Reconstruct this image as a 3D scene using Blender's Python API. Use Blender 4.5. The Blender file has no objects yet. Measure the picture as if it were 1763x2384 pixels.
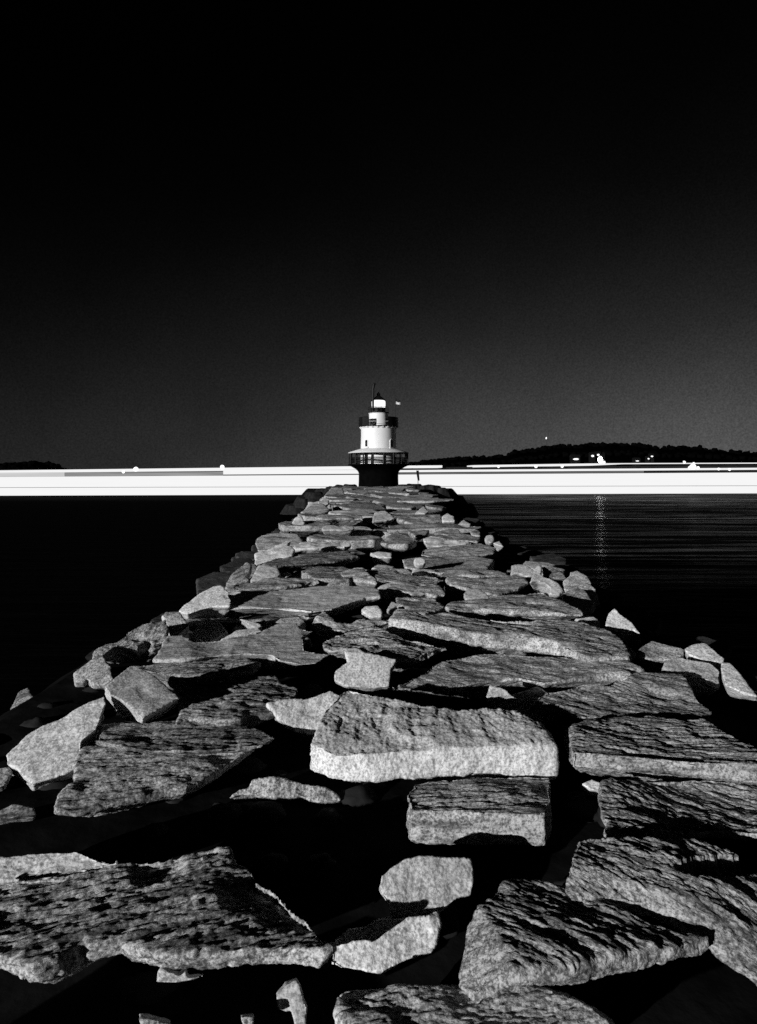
import bpy, bmesh, math, random
import numpy as np
from mathutils import Vector, Matrix

random.seed(7)
R = math.radians
S = bpy.context.scene
COL = S.collection

# ------------------------------------------------------------------ camera
F, CX, HZ, CAMZ = 1601.0, 881.5, 1120.6, 5.0          # focal (photo px), axis, horizon row, eye height
cam = bpy.data.cameras.new('camera')
cam_o = bpy.data.objects.new('camera', cam); COL.objects.link(cam_o)
cam_o.location = (0, 0, CAMZ); cam_o.rotation_euler = (R(90), 0, 0)
cam.sensor_fit = 'VERTICAL'; cam.sensor_height = 36; cam.sensor_width = 36 * 1763 / 2384
cam.lens = 36 * F / 2384
cam.shift_y = -(2384 / 2 - HZ) / 2384
cam.clip_start = 0.05; cam.clip_end = 20000
S.camera = cam_o

# ------------------------------------------------------------------ noise (vectorised)
def _hash(i, j, k, seed):
    h = (i * 374761393 + j * 668265263 + k * 2147483647 + seed * 974634777) & 0xFFFFFFFF
    h = ((h ^ (h >> 13)) * 1274126177) & 0xFFFFFFFF
    h = ((h ^ (h >> 16)) * 2246822519) & 0xFFFFFFFF
    return ((h ^ (h >> 15)) & 0xFFFFFF) / float(0xFFFFFF) * 2 - 1

def noise(p, seed=0):
    p = np.asarray(p, dtype=np.float64)
    fl = np.floor(p); i = fl.astype(np.int64); f = p - fl
    w = f * f * f * (f * (f * 6 - 15) + 10)
    out = 0
    for a in (0, 1):
        wa = w[:, 0] if a else 1 - w[:, 0]
        for b in (0, 1):
            wb = w[:, 1] if b else 1 - w[:, 1]
            for c in (0, 1):
                wc = w[:, 2] if c else 1 - w[:, 2]
                out = out + wa * wb * wc * _hash(i[:, 0] + a, i[:, 1] + b, i[:, 2] + c, seed)
    return out

def fbm(p, octv, seed=0, gain=.5):
    p = np.asarray(p, dtype=np.float64); s = 0; a = 1
    for o in range(octv):
        s = s + a * noise(p * (2.03 ** o) + o * 17.3, seed + o); a *= gain
    return s

# ------------------------------------------------------------------ materials
def new_mat(name):
    m = bpy.data.materials.new(name); m.use_nodes = True
    nt = m.node_tree; nt.nodes.clear()
    out = nt.nodes.new('ShaderNodeOutputMaterial')
    return m, nt, out

def N(nt, t, **kw):
    n = nt.nodes.new(t)
    for k, v in kw.items(): setattr(n, k, v)
    return n

def math_node(nt, op, a, b=None, clamp=False):
    n = N(nt, 'ShaderNodeMath', operation=op); n.use_clamp = clamp
    for k, v in ((0, a), (1, b)):
        if v is None: continue
        if hasattr(v, 'links'): nt.links.new(v, n.inputs[k])
        else: n.inputs[k].default_value = v
    return n.outputs[0]

def granite(name, lo, hi, bump=1.0, stretch=5.0, stain=.5, streak=1.0, pepper=.3):
    m, nt, out = new_mat(name); L = nt.links
    tc = N(nt, 'ShaderNodeTexCoord'); oi = N(nt, 'ShaderNodeObjectInfo')
    rnd = N(nt, 'ShaderNodeVectorMath', operation='SCALE'); rnd.inputs[0].default_value = (37, 11, 23)
    L.new(oi.outputs['Random'], rnd.inputs['Scale'])
    add = N(nt, 'ShaderNodeVectorMath', operation='ADD'); L.new(tc.outputs['Object'], add.inputs[0]); L.new(rnd.outputs[0], add.inputs[1])
    mp = N(nt, 'ShaderNodeMapping'); mp.inputs['Scale'].default_value = (1.0, stretch, stretch * .6); L.new(add.outputs[0], mp.inputs[0])
    mp2 = N(nt, 'ShaderNodeMapping'); mp2.inputs['Scale'].default_value = (.45, 1.0, .6); L.new(add.outputs[0], mp2.inputs[0])
    def nz(scale, det, vec, rough=.6):
        n = N(nt, 'ShaderNodeTexNoise'); n.inputs['Scale'].default_value = scale; n.inputs['Detail'].default_value = det
        n.inputs['Roughness'].default_value = rough; L.new(vec, n.inputs['Vector']); return n.outputs['Fac']
    patch = nz(2.3, 5, add.outputs[0]); speck = nz(70, 3, add.outputs[0], .7); strk = nz(7, 6, mp.outputs[0], .65)
    grain = nz(24, 4, add.outputs[0], .7)
    # own colour of the stone: speckle + dark lichen / iron stains with a shape of their own
    r = N(nt, 'ShaderNodeMapRange'); r.inputs['From Min'].default_value = .32; r.inputs['From Max'].default_value = .68
    r.inputs['To Min'].default_value = lo; r.inputs['To Max'].default_value = hi
    mixv = math_node(nt, 'ADD', math_node(nt, 'MULTIPLY', patch, .45), math_node(nt, 'ADD', math_node(nt, 'MULTIPLY', speck, .3), math_node(nt, 'MULTIPLY', grain, .25)))
    L.new(mixv, r.inputs['Value'])
    st = N(nt, 'ShaderNodeMapRange'); st.inputs['From Min'].default_value = .40; st.inputs['From Max'].default_value = .52
    st.inputs['To Min'].default_value = 1 - stain; st.inputs['To Max'].default_value = 1
    L.new(nz(1.9, 8, mp.outputs[0], .74), st.inputs['Value'])
    tone = math_node(nt, 'ADD', math_node(nt, 'MULTIPLY', oi.outputs['Random'], .4), .8)
    sk = N(nt, 'ShaderNodeMapRange'); sk.interpolation_type = 'SMOOTHSTEP'; sk.inputs['From Min'].default_value = .40; sk.inputs['From Max'].default_value = .57
    sk.inputs['To Min'].default_value = pepper; sk.inputs['To Max'].default_value = 1.12
    L.new(math_node(nt, 'ADD', math_node(nt, 'MULTIPLY', speck, .6), math_node(nt, 'MULTIPLY', nz(38, 4, mp2.outputs[0], .75), .4)), sk.inputs['Value'])
    val = math_node(nt, 'MULTIPLY', math_node(nt, 'MULTIPLY', math_node(nt, 'MULTIPLY', r.outputs[0], sk.outputs[0]), st.outputs[0]), tone)
    cc = N(nt, 'ShaderNodeCombineColor')
    for k in range(3): L.new(val, cc.inputs[k])
    b = N(nt, 'ShaderNodeBsdfPrincipled'); L.new(cc.outputs[0], b.inputs['Base Color'])
    b.inputs['Roughness'].default_value = .9; b.inputs['Specular IOR Level'].default_value = .12
    h = math_node(nt, 'ADD', math_node(nt, 'MULTIPLY', strk, 1.0 * streak), math_node(nt, 'ADD', math_node(nt, 'MULTIPLY', grain, .4), math_node(nt, 'MULTIPLY', speck, .3)))
    bm = N(nt, 'ShaderNodeBump'); bm.inputs['Strength'].default_value = bump; bm.inputs['Distance'].default_value = .05
    L.new(h, bm.inputs['Height']); L.new(bm.outputs[0], b.inputs['Normal'])
    L.new(b.outputs[0], out.inputs[0]); return m

def plain(name, v, rough=.6, spec=.3, var=.15, scale=3.0, bump=0.0):
    m, nt, out = new_mat(name); L = nt.links
    tc = N(nt, 'ShaderNodeTexCoord')
    n = N(nt, 'ShaderNodeTexNoise'); n.inputs['Scale'].default_value = scale; n.inputs['Detail'].default_value = 6
    L.new(tc.outputs['Object'], n.inputs['Vector'])
    r = N(nt, 'ShaderNodeMapRange'); r.inputs['From Min'].default_value = .3; r.inputs['From Max'].default_value = .7
    r.inputs['To Min'].default_value = v * (1 - var); r.inputs['To Max'].default_value = v * (1 + var)
    L.new(n.outputs['Fac'], r.inputs['Value'])
    cc = N(nt, 'ShaderNodeCombineColor')
    for k in range(3): L.new(r.outputs[0], cc.inputs[k])
    b = N(nt, 'ShaderNodeBsdfPrincipled'); L.new(cc.outputs[0], b.inputs['Base Color'])
    b.inputs['Roughness'].default_value = rough; b.inputs['Specular IOR Level'].default_value = spec
    if bump:
        bm = N(nt, 'ShaderNodeBump'); bm.inputs['Strength'].default_value = bump; bm.inputs['Distance'].default_value = .05
        L.new(n.outputs['Fac'], bm.inputs['Height']); L.new(bm.outputs[0], b.inputs['Normal'])
    L.new(b.outputs[0], out.inputs[0]); return m

def glow(name, e, var=0.0):
    m, nt, out = new_mat(name); L = nt.links
    em = N(nt, 'ShaderNodeEmission'); em.inputs['Color'].default_value = (1, 1, 1, 1); em.inputs['Strength'].default_value = e
    if var:
        tc = N(nt, 'ShaderNodeTexCoord'); mp = N(nt, 'ShaderNodeMapping'); mp.inputs['Scale'].default_value = (.02, .02, 1.4)
        L.new(tc.outputs['Object'], mp.inputs[0])
        n = N(nt, 'ShaderNodeTexNoise'); n.inputs['Scale'].default_value = 2; n.inputs['Detail'].default_value = 3; L.new(mp.outputs[0], n.inputs['Vector'])
        r = N(nt, 'ShaderNodeMapRange'); r.inputs['From Min'].default_value = .35; r.inputs['From Max'].default_value = .65
        r.inputs['To Min'].default_value = e * (1 - var); r.inputs['To Max'].default_value = e; L.new(n.outputs['Fac'], r.inputs['Value'])
        L.new(r.outputs[0], em.inputs['Strength'])
    L.new(em.outputs[0], out.inputs[0]); return m

M = dict(
    stone=granite('granite', .26, .56, bump=.28, stretch=3.5, stain=.65),
    pale=granite('pale_granite', .42, .68, bump=.22, stretch=2.2, stain=.25, streak=.7, pepper=.5),
    dark=granite('weathered_granite', .20, .46, bump=.35, stretch=5.0, stain=.7),
    streaky=granite('foliated_granite', .24, .52, bump=.4, stretch=9.0, stain=.7, streak=1.5),
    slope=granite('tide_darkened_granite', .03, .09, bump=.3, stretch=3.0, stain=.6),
    core=plain('shade_black_rubble', .006, .95, .0, .5, 4, .5),  # shadow in the gaps put into the colour as near black
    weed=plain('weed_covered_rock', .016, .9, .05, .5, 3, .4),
    white=plain('white_paint', .64, .5, .3, .04, 1.2),
    black=plain('black_paint', .006, .5, .1, .2, 2),
    roofwhite=plain('pale_roof_paint', .7, .6, .2, .1, 1.2),
    glassdark=plain('dark_window_glass', .01, .15, .3, .1, 1),
    iron=plain('dark_iron', .002, .8, .0, .3, 1.5),
    dark_body=plain('dark_body_paint', .01, .6, .1, .2, .2),
    leaf=plain('foliage_painted_unlit', .0012, .95, .0, .4, .2),  # near-black colour stands in for trees the main light should not reach
    soil=plain('hillside_painted_unlit', .0005, .95, .0, .3, .05),  # unlit night look of the hill put into its base colour
    housewall=plain('dark_house_wall', .008, .9, .0, .2, .5),
    trailglow=glow('white_trail_glow', .93, .02),  # glow of the light-trail bands, not of real windows
    trailgrey=glow('dim_trail_glow', .66, .2),
    trailmid=glow('half_trail_glow', .36, .45), traildim=glow('faint_trail_glow', .16, .5),
    lamp=glow('lamp_glow', 1.6), beacon=glow('lantern_glow', 1.3), flood=glow('floodlight_glow', 42.0),
    flagl=plain('pale_flag_cloth', .5, .9, .0, .1, 2), flagd=plain('dark_flag_cloth', .02, .9, .0, .1, 2),
)

# ------------------------------------------------------------------ mesh helpers
def mesh_obj(name, bm, mat, parent=None, smooth=None, loc=None):
    me = bpy.data.meshes.new(name); bm.normal_update(); bm.to_mesh(me); bm.free()
    if smooth is not None:
        me.polygons.foreach_set('use_smooth', [True] * len(me.polygons))
        if smooth > 0: me.set_sharp_from_angle(angle=R(smooth))
    me.materials.append(M[mat] if isinstance(mat, str) else mat)
    o = bpy.data.objects.new(name, me); COL.objects.link(o)
    if parent: o.parent = parent
    if loc: o.location = loc
    return o

def tag(o, label, cat, group=None):
    o['label'] = label; o['category'] = cat
    if group: o['group'] = group
    return o

def empty(name, loc=(0, 0, 0)):
    o = bpy.data.objects.new(name, None); COL.objects.link(o); o.location = loc; return o

def lathe(bm, prof, seg=48, a0=0.0, a1=2 * math.pi, cx=0, cy=0):
    full = abs(a1 - a0 - 2 * math.pi) < 1e-6
    n = seg if full else seg + 1
    rings = []
    for r, z in prof:
        rings.append([bm.verts.new((cx + r * math.cos(a0 + (a1 - a0) * k / seg), cy + r * math.sin(a0 + (a1 - a0) * k / seg), z)) for k in range(n)] if r > 1e-5 else [bm.verts.new((cx, cy, z))])
    for A, B in zip(rings, rings[1:]):
        for k in range(seg):
            k2 = (k + 1) % n
            if len(A) == 1: bm.faces.new((A[0], B[k2], B[k]))
            elif len(B) == 1: bm.faces.new((A[k], A[k2], B[0]))
            else: bm.faces.new((A[k], A[k2], B[k2], B[k]))
    return bm

def box(bm, x0, x1, y0, y1, z0, z1, mtx=None):
    v = [bm.verts.new((x, y, z)) for z in (z0, z1) for y in (y0, y1) for x in (x0, x1)]
    for f in ((0, 2, 3, 1), (4, 5, 7, 6), (0, 1, 5, 4), (2, 6, 7, 3), (0, 4, 6, 2), (1, 3, 7, 5)):
        bm.faces.new([v[i] for i in f])
    if mtx is not None: bmesh.ops.transform(bm, matrix=mtx, verts=v)
    return bm

def tube(bm, pts, r, seg=8):
    pts = [Vector(p) for p in pts]
    rr = r if isinstance(r, (list, tuple)) else [r] * len(pts)
    prev = None
    for i, p in enumerate(pts):
        d = (pts[min(i + 1, len(pts) - 1)] - pts[max(i - 1, 0)]).normalized()
        a = d.cross(Vector((0, 0, 1)) if abs(d.z) < .9 else Vector((1, 0, 0))).normalized(); b = d.cross(a)
        ring = [bm.verts.new(p + rr[i] * (math.cos(2 * math.pi * k / seg) * a + math.sin(2 * math.pi * k / seg) * b)) for k in range(seg)]
        if prev:
            for k in range(seg): bm.faces.new((prev[k], prev[(k + 1) % seg], ring[(k + 1) % seg], ring[k]))
        else: bm.faces.new(ring[::-1])
        prev = ring
    bm.faces.new(prev); return bm

def blob(bm, c, r, seed, sub=2, sq=(1, 1, 1), amp=.3, fr=1.6):
    t = bmesh.new(); bmesh.ops.create_icosphere(t, subdivisions=sub, radius=1)
    P = np.array([v.co[:] for v in t.verts]); d = fbm(P * fr + seed * 3.7, 3, seed)
    m = []
    for v, k in zip(t.verts, d):
        q = v.co * (1 + amp * k); m.append(bm.verts.new((c[0] + q.x * r * sq[0], c[1] + q.y * r * sq[1], c[2] + q.z * r * sq[2])))
    t.verts.index_update()
    for f in t.faces: bm.faces.new([m[v.index] for v in f.verts])
    t.free()

# ------------------------------------------------------------------ breakwater datum
def zs(Y):
    Y = max(Y, 1.2)
    return 3.2 + .8 * math.log(Y / 2.0) / math.log(35.0)

def ray(u, v): return ((u - CX) / F, -(v - HZ) / F)

# ------------------------------------------------------------------ stones
PENDING = []
def build_ring_mesh(top, th, spread, under, back=None):
    """top: Nx3 outline of the upper face; rings: top, foot of the visible face, hidden undercut root."""
    top = np.array(top); c = top.mean(0)
    d = top - c; d[:, 2] = 0
    ln = np.linalg.norm(d, axis=1, keepdims=True) + 1e-6
    mid = top + d / ln * spread; mid[:, 2] = top[:, 2] - th
    if th > 0: mid[:, 2] = np.minimum(mid[:, 2], top[:, 2] - .3 * th)
    bot = c + (mid - c) * (1 - under); bot[:, 2] = mid[:, 2].mean() - max(.5 * th, min(.28, .5 * float(np.ptp(top[:, 0]))))
    if back is not None:
        drop = (top[:, 2].mean() - bot[:, 2].mean()); mid[:, :2] += np.array(back[:2]) * (th * 1.6) * back[2]; bot[:, :2] += np.array(back[:2]) * (drop * 1.3)
    bm = bmesh.new(); n = len(top)
    r = [[bm.verts.new(p) for p in ring] for ring in (top, mid, bot)]
    bm.faces.new(r[0]); bm.faces.new(r[2][::-1])
    for A, B in zip(r, r[1:]):
        for k in range(n): bm.faces.new((A[k], B[k], B[(k + 1) % n], A[(k + 1) % n]))
    bmesh.ops.recalc_face_normals(bm, faces=bm.faces); bmesh.ops.triangulate(bm, faces=bm.faces)
    return bm

def ground_poly(poly, zt, sx, sy):
    u = sum(p[0] for p in poly) / len(poly); v = sum(p[1] for p in poly) / len(poly)
    Y = 4.0
    for _ in range(12): Y = F * (CAMZ - zs(Y) - zt) / (v - HZ)
    z0 = zs(Y) + zt; xc = (u - CX) / F * Y
    pts = []
    for (a, b) in poly:
        kx, kz = ray(a, b)
        t = (z0 - sx * xc - sy * Y - CAMZ) / (kz - sx * kx - sy)
        t = min(max(t, .55 * Y), 1.8 * Y)
        pts.append((t * kx, t, CAMZ + t * kz))
    return pts, Y

def densify(pts, step, jit, rng):
    out = []; n = len(pts)
    for i in range(n):
        a = np.array(pts[i]); b = np.array(pts[(i + 1) % n]); L = np.linalg.norm(b - a); k = max(1, int(L / step))
        for j in range(k):
            p = a + (b - a) * j / k
            if j: p[:2] += rng.normal(0, jit, 2)
            out.append(p)
    return out

def make_stone(name, top, Y, mat, th, spread, under, ang, rough, seed, back=False, dents=(), cham=()):
    rng = np.random.default_rng(seed)
    P = np.array(top); size = float(max(P[:, 0].max() - P[:, 0].min(), P[:, 1].max() - P[:, 1].min()))
    vox = min(max(Y * .0019, .0058), .14); vox = max(vox, size / 210); vox = min(vox, max(th, .06) / 2.5, size / 8)
    cc = P[:, :2].mean(0); e_ = np.linalg.norm(P[:, :2] - cc, axis=1, keepdims=True) + 1e-6
    P[:, :2] += (P[:, :2] - cc) / e_ * (.014 * size + .6 * vox); top = [tuple(p) for p in P]
    top = densify(top, max(size / 9, vox * 2.5), size * .012 * rough, rng)
    o0 = np.array(top).mean(0)
    ca, sa = math.cos(-ang), math.sin(-ang)
    loc = [((p[0] - o0[0]) * ca - (p[1] - o0[1]) * sa, (p[0] - o0[0]) * sa + (p[1] - o0[1]) * ca, p[2] - o0[2]) for p in top]
    h = math.atan2(o0[1], o0[0]) - ang; bk = (math.cos(h), math.sin(h), 1.0 if back else 0.0)
    bm = build_ring_mesh(loc, th, spread, under, bk)
    o = mesh_obj(name, bm, mat); o.location = o0; o.rotation_euler = (0, 0, ang)
    md = o.modifiers.new('r', 'REMESH'); md.mode = 'VOXEL'; md.voxel_size = vox
    sm = o.modifiers.new('s', 'SMOOTH'); sm.factor = .5; sm.iterations = 1
    PENDING.append((o, size, rough, seed, vox, dents, cham, ang))
    return o

def stone(label, poly, mat='stone', zt=0.0, sx=0.0, sy=0.0, fh=None, th=.07, spread=.0, under=.5, ang=None, rough=1.0, name='granite_block', cat='stone', group=None, dents=(), cham=()):
    pts, Y = ground_poly(poly, zt, sx, sy)
    if fh is not None: th = fh * min(p[1] for p in pts) / F
    seed = len(PENDING) + 11
    if ang is None: ang = random.uniform(-.5, .5)
    pl = []
    for p1, p2, sl in cham:
        q, _ = ground_poly(list(poly) + [p1, p2], zt, sx, sy); pl.append((q[-2], q[-1], sl))
    o = make_stone(name, pts, Y, mat, th, spread, under, ang, rough, seed, fh is None, dents, pl)
    TRACED.append([(p[0], p[1]) for p in pts])
    return tag(o, label, cat, group)
TRACED = []

FOL = {'granite': .6, 'pale_granite': .35, 'weathered_granite': 1.0, 'foliated_granite': 1.15}
def finish_stones():
    bpy.context.view_layer.update()
    dg = bpy.context.evaluated_depsgraph_get()
    new = []
    for o, *_ in PENDING:
        new.append(bpy.data.meshes.new_from_object(o.evaluated_get(dg)))
    for (o, size, rough, seed, vox, dents, cham, ang), me in zip(PENDING, new):
        n = len(me.vertices); co = np.empty(n * 3); me.vertices.foreach_get('co', co); co = co.reshape(-1, 3)
        nr = np.empty(n * 3); me.vertex_normals.foreach_get('vector', nr); nr = nr.reshape(-1, 3)
        s = max(size, .12); m = min(s * 1.2, 1.0); up = np.abs(nr[:, 2])
        d = .022 * s * fbm(co * (2.0 / s), 2, seed)
        an = co * np.array([1.2, 4.0, 6.0]) / (.5 + .3 * s)
        d += .0075 * min(s, .9) * fbm(an, 3, seed + 40)
        ch = noise(co * (5.0 / s), seed + 80); d -= .035 * s * np.clip(ch - .35, 0, 1) + 0.022 * m * np.clip(noise(co * 8.5, seed + 83) - .38, 0, 1)       # chipped corners
        sp = noise(co * np.array([2.5, 11.0, 16.0]), seed + 60) + .5 * noise(co * np.array([5., 23.0, 30.0]), seed + 61)
        d += .0032 * np.tanh(sp * 4) * m * (.25 + .75 * up ** 2)                                # foliation steps
        d += .0042 * m * fbm(co * np.array([9., 16., 16.]), 2, seed + 90, .6)
        if vox < .05:                                                                          # grain the low light picks out
            k = FOL.get(o.data.materials[0].name, .5)
            d += .0050 * m * k * (.4 + .6 * up) * fbm(co * np.array([9.0, 42.0, 42.0]), 3, seed + 95, .75)
            d += .0028 * m * fbm(co * np.array([34., 60., 60.]), 2, seed + 97, .8)
        co = co + nr * (d * rough)[:, None]
        if dents or cham:
            ca, sa = math.cos(ang), math.sin(ang); l0 = o.location
            W = np.stack([co[:, 0] * ca - co[:, 1] * sa + l0[0], co[:, 0] * sa + co[:, 1] * ca + l0[1], co[:, 2] + l0[2]], 1)
            top_side = nr[:, 2] > -.3
            for (u0, v0, ru, rv, dep) in dents:
                e_ = ((CX + F * W[:, 0] / W[:, 1] - u0) / ru) ** 2 + ((HZ - F * (W[:, 2] - CAMZ) / W[:, 1] - v0) / rv) ** 2
                co[:, 2] -= np.where(top_side, dep * np.clip(1.25 - e_ * 1.25, 0, 1) ** .5, 0)
            for (p1, p2, sl) in cham:
                dx, dy = p2[0] - p1[0], p2[1] - p1[1]; ln = math.hypot(dx, dy)
                sd = ((W[:, 0] - p1[0]) * dy - (W[:, 1] - p1[1]) * dx) / ln
                co[:, 2] -= np.clip(sd + .01 * noise(W * 9, seed), 0, None) * sl * np.clip((co[:, 2] - co[:, 2].min()) / (np.ptp(co[:, 2]) * .6), 0, 1)
        me.vertices.foreach_set('co', co.ravel()); me.update()
        me.polygons.foreach_set('use_smooth', [True] * len(me.polygons))
        if not me.materials: me.materials.append(o.data.materials[0])
        old = o.data; o.modifiers.clear(); o.data = me; me.name = o.name; bpy.data.meshes.remove(old)


# ------------------------------------------------------------------ breakwater stones traced near the eye
# bottom rows
stone('rough grey slab filling the bottom centre edge of the breakwater path', [(795,2326),(876,2316),(1015,2303),(1120,2290),(1215,2298),(1268,2305),(1341,2334),(1394,2366),(1480,2430),(1450,2560),(1000,2600),(830,2500),(835,2385),(800,2375)], 'stone', zt=-.15, sy=.12, ang=.1)
stone('pale shoe-heel shaped block standing above the lower pale lump at the centre gap', [(885,2072),(893,2040),(914,2019),(946,2000),(983,1994),(1058,1997),(1093,2001),(1096,2014),(1091,2083),(1058,2094),(1021,2122),(960,2135),(914,2137),(905,2105)], 'pale', zt=-.12, sy=.9, sx=-.2, ang=1.4)
stone('rounded pale lump at the foot of the shoe-heel shaped block', [(785,2185),(811,2163),(854,2161),(882,2147),(914,2139),(960,2137),(1015,2126),(1020,2153),(1010,2200),(997,2217),(935,2233),(887,2259),(849,2254),(801,2254),(777,2244),(777,2206)], 'pale', zt=-.2, sy=.8, sx=-.2, ang=1.3)
stone('dark streaked slab with a bright left facet beside the centre gap', [(1080,2190),(1090,2150),(1108,2115),(1165,2083),(1186,2057),(1223,2054),(1287,2059),(1340,2068),(1400,2100),(1500,2150),(1640,2180),(1570,2203),(1520,2209),(1458,2212),(1405,2220),(1309,2245),(1195,2250),(1118,2228)], 'streaky', zt=-.02, sy=.05, sx=-.05, fh=30, ang=-.6, cham=(((1115,2105),(1200,2270),1.1),))
stone('long ridged slab crossing the lower right edge with a pale diagonal ridge', [(1367,1943),(1437,1950),(1522,1957),(1629,1961),(1700,1982),(1780,2010),(1850,2060),(1850,2230),(1763,2217),(1698,2176),(1645,2135),(1559,2095),(1470,2075),(1415,2062),(1345,2060),(1327,2041),(1340,2000),(1351,1955)], 'streaky', zt=0, sy=.2, sx=-.12, fh=30, ang=-.6, rough=1.1, dents=((1680,2015,110,24,.12),), cham=(((1340,2015),(1763,2150),.6),))
stone('broad mid-grey streaked slab under the long bright-edged slab', [(1416,1826),(1458,1818),(1560,1812),(1763,1820),(1850,1850),(1850,1950),(1763,1938),(1660,1928),(1520,1938),(1430,1935),(1415,1927),(1423,1916),(1410,1895),(1402,1862)], 'streaky', zt=-.03, sy=.08, sx=-.06, fh=14, ang=-.6)
stone('pebble-like stone lodged in the dark gap below the long bright-edged slab', [(1357,1825),(1380,1815),(1412,1827),(1408,1842),(1375,1838)], 'pale', zt=-.12, sy=.5, name='small_rock')
stone('long flat slab with a straight bright front edge reaching the right border', [(1338,1748),(1330,1695),(1420,1675),(1640,1675),(1682,1702),(1757,1740),(1850,1790),(1763,1776),(1600,1768),(1415,1753)], 'streaky', zt=.06, sy=-.02, fh=46, ang=-.25, under=.35)
stone('striped square block with a tall bright front below the large pale block', [(951,1850),(970,1822),(1100,1810),(1277,1806),(1280,1841),(1262,1890),(1117,1889),(962,1882)], 'streaky', zt=-.06, fh=76, ang=0, rough=.8)
stone('large pale block with a long bright front face in the middle of the path', [(747,1703),(765,1650),(800,1612),(817,1604),(882,1623),(967,1641),(1058,1660),(1191,1658),(1250,1687),(1279,1738),(1150,1740),(1042,1738),(935,1745),(860,1755),(790,1755),(731,1730)], 'pale', zt=.09, sy=.17, fh=62, ang=1.5, rough=1.0)
stone('pale wedge jutting towards the big dark gap beside the large pale block', [(627,1639),(667,1628),(731,1625),(769,1609),(790,1620),(765,1700),(745,1700),(690,1695),(655,1675)], 'pale', zt=.02, sy=.9, sx=-.1, ang=1.3)
stone('thin lit lens of rock isolated inside the big dark gap', [(539,1856),(563,1836),(582,1835),(594,1816),(630,1812),(651,1813),(703,1825),(733,1831),(772,1844),(789,1862),(718,1862),(694,1853),(657,1853),(597,1850)], 'stone', zt=-.22, sy=.8, sx=-.1, th=.03, ang=1.5)
# left bank, near
stone('pale tilted block with a diamond top propped on the left bank', [(248,1600),(300,1550),(315,1547),(352,1569),(406,1615),(414,1625),(331,1673),(299,1639),(262,1617)], 'pale', zt=.16, sy=.35, sx=-.15, th=.12, under=.45, ang=.6, rough=.7)
stone('big smooth pale sloping boulder at the left edge', [(21,1756),(69,1711),(133,1676),(203,1636),(240,1620),(243,1639),(230,1676),(219,1700),(187,1724),(184,1783),(155,1799),(80,1825),(45,1788),(21,1778)], 'pale', zt=-.02, sy=.7, sx=-.05, th=.25, ang=.4, rough=.9)
stone('dark mottled flat slab ending in a point towards the big dark gap', [(230,1687),(320,1687),(374,1682),(534,1682),(593,1695),(635,1716),(603,1735),(480,1743),(350,1743),(330,1740),(290,1735),(230,1725)], 'dark', zt=.0, sy=-.01, fh=8, ang=.1)
stone('grey mottled slab below the pointed dark slab', [(187,1792),(200,1745),(285,1742),(331,1765),(345,1756),(480,1747),(590,1740),(561,1755),(465,1815),(427,1831),(390,1836),(342,1847),(267,1868),(182,1890),(136,1879),(144,1858),(182,1820)], 'stone', zt=-.08, sy=.08, sx=-.03, fh=10, ang=.3)
stone('dark grey slab with a bright broken corner behind the diamond-topped block', [(413,1679),(427,1635),(440,1615),(400,1580),(460,1577),(520,1589),(570,1577),(640,1573),(651,1592),(690,1600),(681,1620),(633,1635),(633,1656),(566,1662),(560,1673),(527,1674),(445,1668)], 'dark', zt=.02, sy=.03, fh=14, ang=.05)
stone('dim jagged rock low on the left slope', [(-5,1703),(27,1655),(43,1612),(64,1601),(75,1623),(53,1660),(27,1682)], 'dark', zt=-.5, sy=.5, sx=.2, ang=.5, name='slope_rock')
stone('small rounded rock at the left border below the smooth pale boulder', [(0,1790),(20,1785),(27,1800),(10,1828),(0,1830),(-40,1830),(-40,1790)], 'stone', zt=-.15, sy=.6, name='small_rock')
stone('low narrow rock at the left border above the bottom slab', [(-20,1895),(32,1874),(75,1882),(80,1895),(32,1902),(-20,1910)], 'stone', zt=-.15, sy=.4, th=.15, name='small_rock')
stone('pale narrow stone lying along the back of the mottled bottom slab', [(-40,1995),(27,1998),(80,1985),(176,1982),(214,1993),(278,2006),(267,2017),(187,2030),(64,2051),(32,2051),(-40,2046)], 'pale', zt=-.02, sy=.6, th=.15, ang=.1)
stone('huge mottled dark slab covering the bottom left of the path', [(-60,2060),(150,2040),(288,2014),(400,2002),(459,1993),(531,1979),(534,2009),(566,2025),(603,2057),(641,2073),(673,2105),(715,2142),(731,2180),(769,2195),(747,2210),(667,2205),(577,2205),(480,2210),(374,2210),(310,2196),(290,2180),(198,2196),(150,2225),(96,2244),(53,2228),(-60,2200)], 'streaky', zt=-.03, sy=.03, sx=-.05, fh=46, spread=-.03, ang=.45, under=.6, rough=1.1)
stone('small lit chip in the dark hollow under the mottled bottom slab', [(368,2287),(370,2265),(379,2252),(392,2258),(415,2270),(430,2259),(435,2275),(470,2272),(440,2283),(400,2286)], 'pale', zt=-.18, sy=.8, th=.06, name='small_rock')
stone('upright ragged splinter of rock in the bottom dark hollow', [(646,2320),(665,2295),(690,2283),(698,2300),(705,2330),(713,2345),(710,2384),(690,2400),(680,2350),(670,2355),(650,2350)], 'pale', zt=-.24, sy=1.4, th=.08, name='small_rock')
stone('sliver of rock poking up at the bottom border left of the splinter', [(326,2370),(350,2372),(395,2384),(400,2420),(340,2410)], 'stone', zt=-.2, sy=.6, th=.08, name='small_rock')
stone('tiny crumb of rock at the bottom border beside the splinter', [(563,2370),(590,2367),(588,2390),(570,2392)], 'stone', zt=-.2, sy=.6, th=.05, name='small_rock')
stone('tiny lit pebble under the front edge of the mottled bottom slab', [(52,2255),(70,2252),(68,2272),(58,2280)], 'stone', zt=-.2, sy=.8, th=.05, name='small_rock')
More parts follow.
